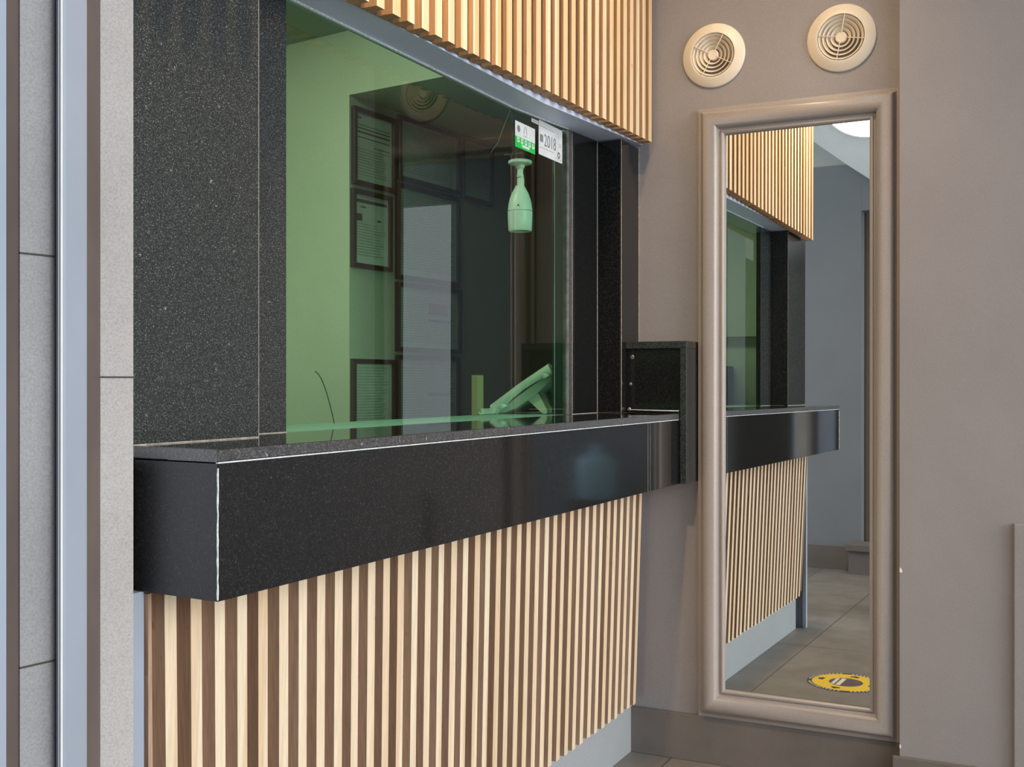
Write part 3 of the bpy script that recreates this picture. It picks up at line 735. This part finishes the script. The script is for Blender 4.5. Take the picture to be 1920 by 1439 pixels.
cert(0.004, 0.243, 1.02, 1.280, 'framed sheet of fine print, lowest on the left of the booth wall', 2, 3)
cert(0.262, 0.655, 1.915, 2.145, 'wide dark framed sheet near the booth ceiling behind the vent reflection', 2, 4)
cert(0.252, 0.655, 1.565, 1.905, 'large framed sheet below the wide one near the booth ceiling', 2, 5)
cert(0.252, 0.664, 1.310, 1.555, 'framed sheet with a red block in its middle', 4, 6)
cert(0.252, 0.655, 1.030, 1.298, 'framed sheet with a short dark title, below the red-block one', 3, 7)
cert(0.672, 0.900, 1.905, 2.150, 'dark framed sheet near the booth ceiling, furthest right', 2, 8)

# ------------------------------------------------------------------ floor decal
dc = empty('floor_decal', (2.23, 0.853, 0.001), 'round yellow and black floor sticker mirrored at the bottom of the mirror', 'floor sticker')
def disc(name, r0, r1, z, mat):
    bm = bmesh.new()
    lathe(bm, [(r0, 0), (r0, 0.0006), (r1, 0.0006), (r1, 0)] if r0 > 0 else [(0, 0.0006), (r1, 0.0006), (r1, 0)], (2.23, 0.853, z), (0, 0, 1), 72)
    return link(name, bm, mat, dc)
disc('outer_disc', 0, 0.152, 0.0004, M['decal_dark'])
disc('yellow_ring', 0, 0.133, 0.0009, M['yellow'])
disc('plum_centre', 0, 0.066, 0.0014, M['decal_plum'])
for i in range(56):
    if i % 14 == 0: bm = bmesh.new()
    if i % 14 > 11:
        if i % 14 == 13: link('rim_lettering', bm, M['decal_white'], dc)
        continue
    a = 2*PI*i/56
    c = Vector((2.23+0.1425*math.cos(a), 0.853+0.1425*math.sin(a), 0.0015))
    u = Vector((-math.sin(a), math.cos(a), 0))*random.uniform(0.003, 0.005); v = Vector((math.cos(a), math.sin(a), 0))*0.005
    q = [bm.verts.new(c+s*u+t*v) for s, t in ((-1, -1), (1, -1), (1, 1), (-1, 1))]; bm.faces.new(q)
def rect(bm, cx, cy, lx, ly, z, ang):
    u = Vector((math.cos(ang), math.sin(ang), 0)); v = Vector((-math.sin(ang), math.cos(ang), 0)); c = Vector((cx, cy, z))
    bm.faces.new([bm.verts.new(c+u*s*lx+v*t*ly) for s, t in ((-1, -1), (1, -1), (1, 1), (-1, 1))])
bm = bmesh.new(); rect(bm, 2.232, 0.872, 0.055, 0.009, 0.0023, 0.05); rect(bm, 2.230, 0.895, 0.048, 0.007, 0.0023, 0.05)
link('white_band', bm, M['decal_white'], dc)
for a in (0.2, 1.75, 3.3, 4.8):
    bm = bmesh.new()
    rect(bm, 2.23+0.10*math.cos(a), 0.853+0.10*math.sin(a), 0.018, 0.008, 0.0019, a+1.57); rect(bm, 2.23+0.112*math.cos(a), 0.853+0.112*math.sin(a), 0.008, 0.004, 0.0020, a+1.57)
    link('foot_mark', bm, M['decal_dark'], dc)

# ------------------------------------------------------------------ ceiling lights
for i, (x, y) in enumerate(LAMPS):
    e = empty('downlight', (x, y, CZ), ['recessed ceiling downlight nearest the doorway', 'recessed ceiling downlight in front of the middle slats', 'recessed ceiling downlight nearest the mirror wall'][i], 'lamp', 'warm downlights in the ceiling')
    bm = bmesh.new(); lathe(bm, [(0.040, -0.004), (0.042, -0.012), (0.060, -0.012), (0.064, -0.0005)], (x, y, CZ), (0, 0, 1), 36); link('trim_ring', bm, M['lamp_trim'], e, smooth=True)
    bm = bmesh.new(); lathe(bm, [(0, -0.006), (0.040, -0.006)], (x, y, CZ), (0, 0, 1), 32); link('lens', bm, M['lamp_lens'], e)
rl = empty('round_lamp', (-0.66, 1.32, 2.95), 'large white round lamp glowing on the bulkhead at the top of the mirror', 'lamp')
bm = bmesh.new(); lathe(bm, [(0, 0.030), (0.315, 0.028), (0.33, 0.02)], (-0.6595, 1.29, 3.155), (1, 0, 0), 56)
bmesh.ops.bisect_plane(bm, geom=bm.verts[:]+bm.edges[:]+bm.faces[:], plane_co=(0, 0, 2.994), plane_no=(0, 0, 1), clear_outer=True)
link('diffuser', bm, M['round_light'], rl)
bm = bmesh.new(); lathe(bm, [(0.33, 0.0), (0.33, 0.022), (0.338, 0.022), (0.34, 0.0)], (-0.6595, 1.29, 3.155), (1, 0, 0), 56)
bmesh.ops.bisect_plane(bm, geom=bm.verts[:]+bm.edges[:]+bm.faces[:], plane_co=(0, 0, 2.994), plane_no=(0, 0, 1), clear_outer=True)
link('rim', bm, M['lamp_trim'], rl)

# ------------------------------------------------------------------ water jug mirrored in the apron
wj = empty('water_jug', (-0.45, -0.69, 0), 'pale blue water jug on a stand, mirrored in the granite apron', 'water jug')
bm = bmesh.new(); lathe(bm, [(0, 0.42), (0.125, 0.42), (0.135, 0.44), (0.135, 0.66), (0.13, 0.69), (0.10, 0.72), (0.045, 0.745), (0.035, 0.76), (0.035, 0.80), (0.03, 0.805), (0, 0.805)], (-0.45, -0.69, 0), (0, 0, 1), 36); link('bottle', bm, M['jug'], wj, smooth=True)
tag(box('stool', -0.60, -0.30, -0.84, -0.54, 0.0, 0.419, M['booth_dark'], bevel=0.01), 'dark square stand under the blue water jug', 'stand')
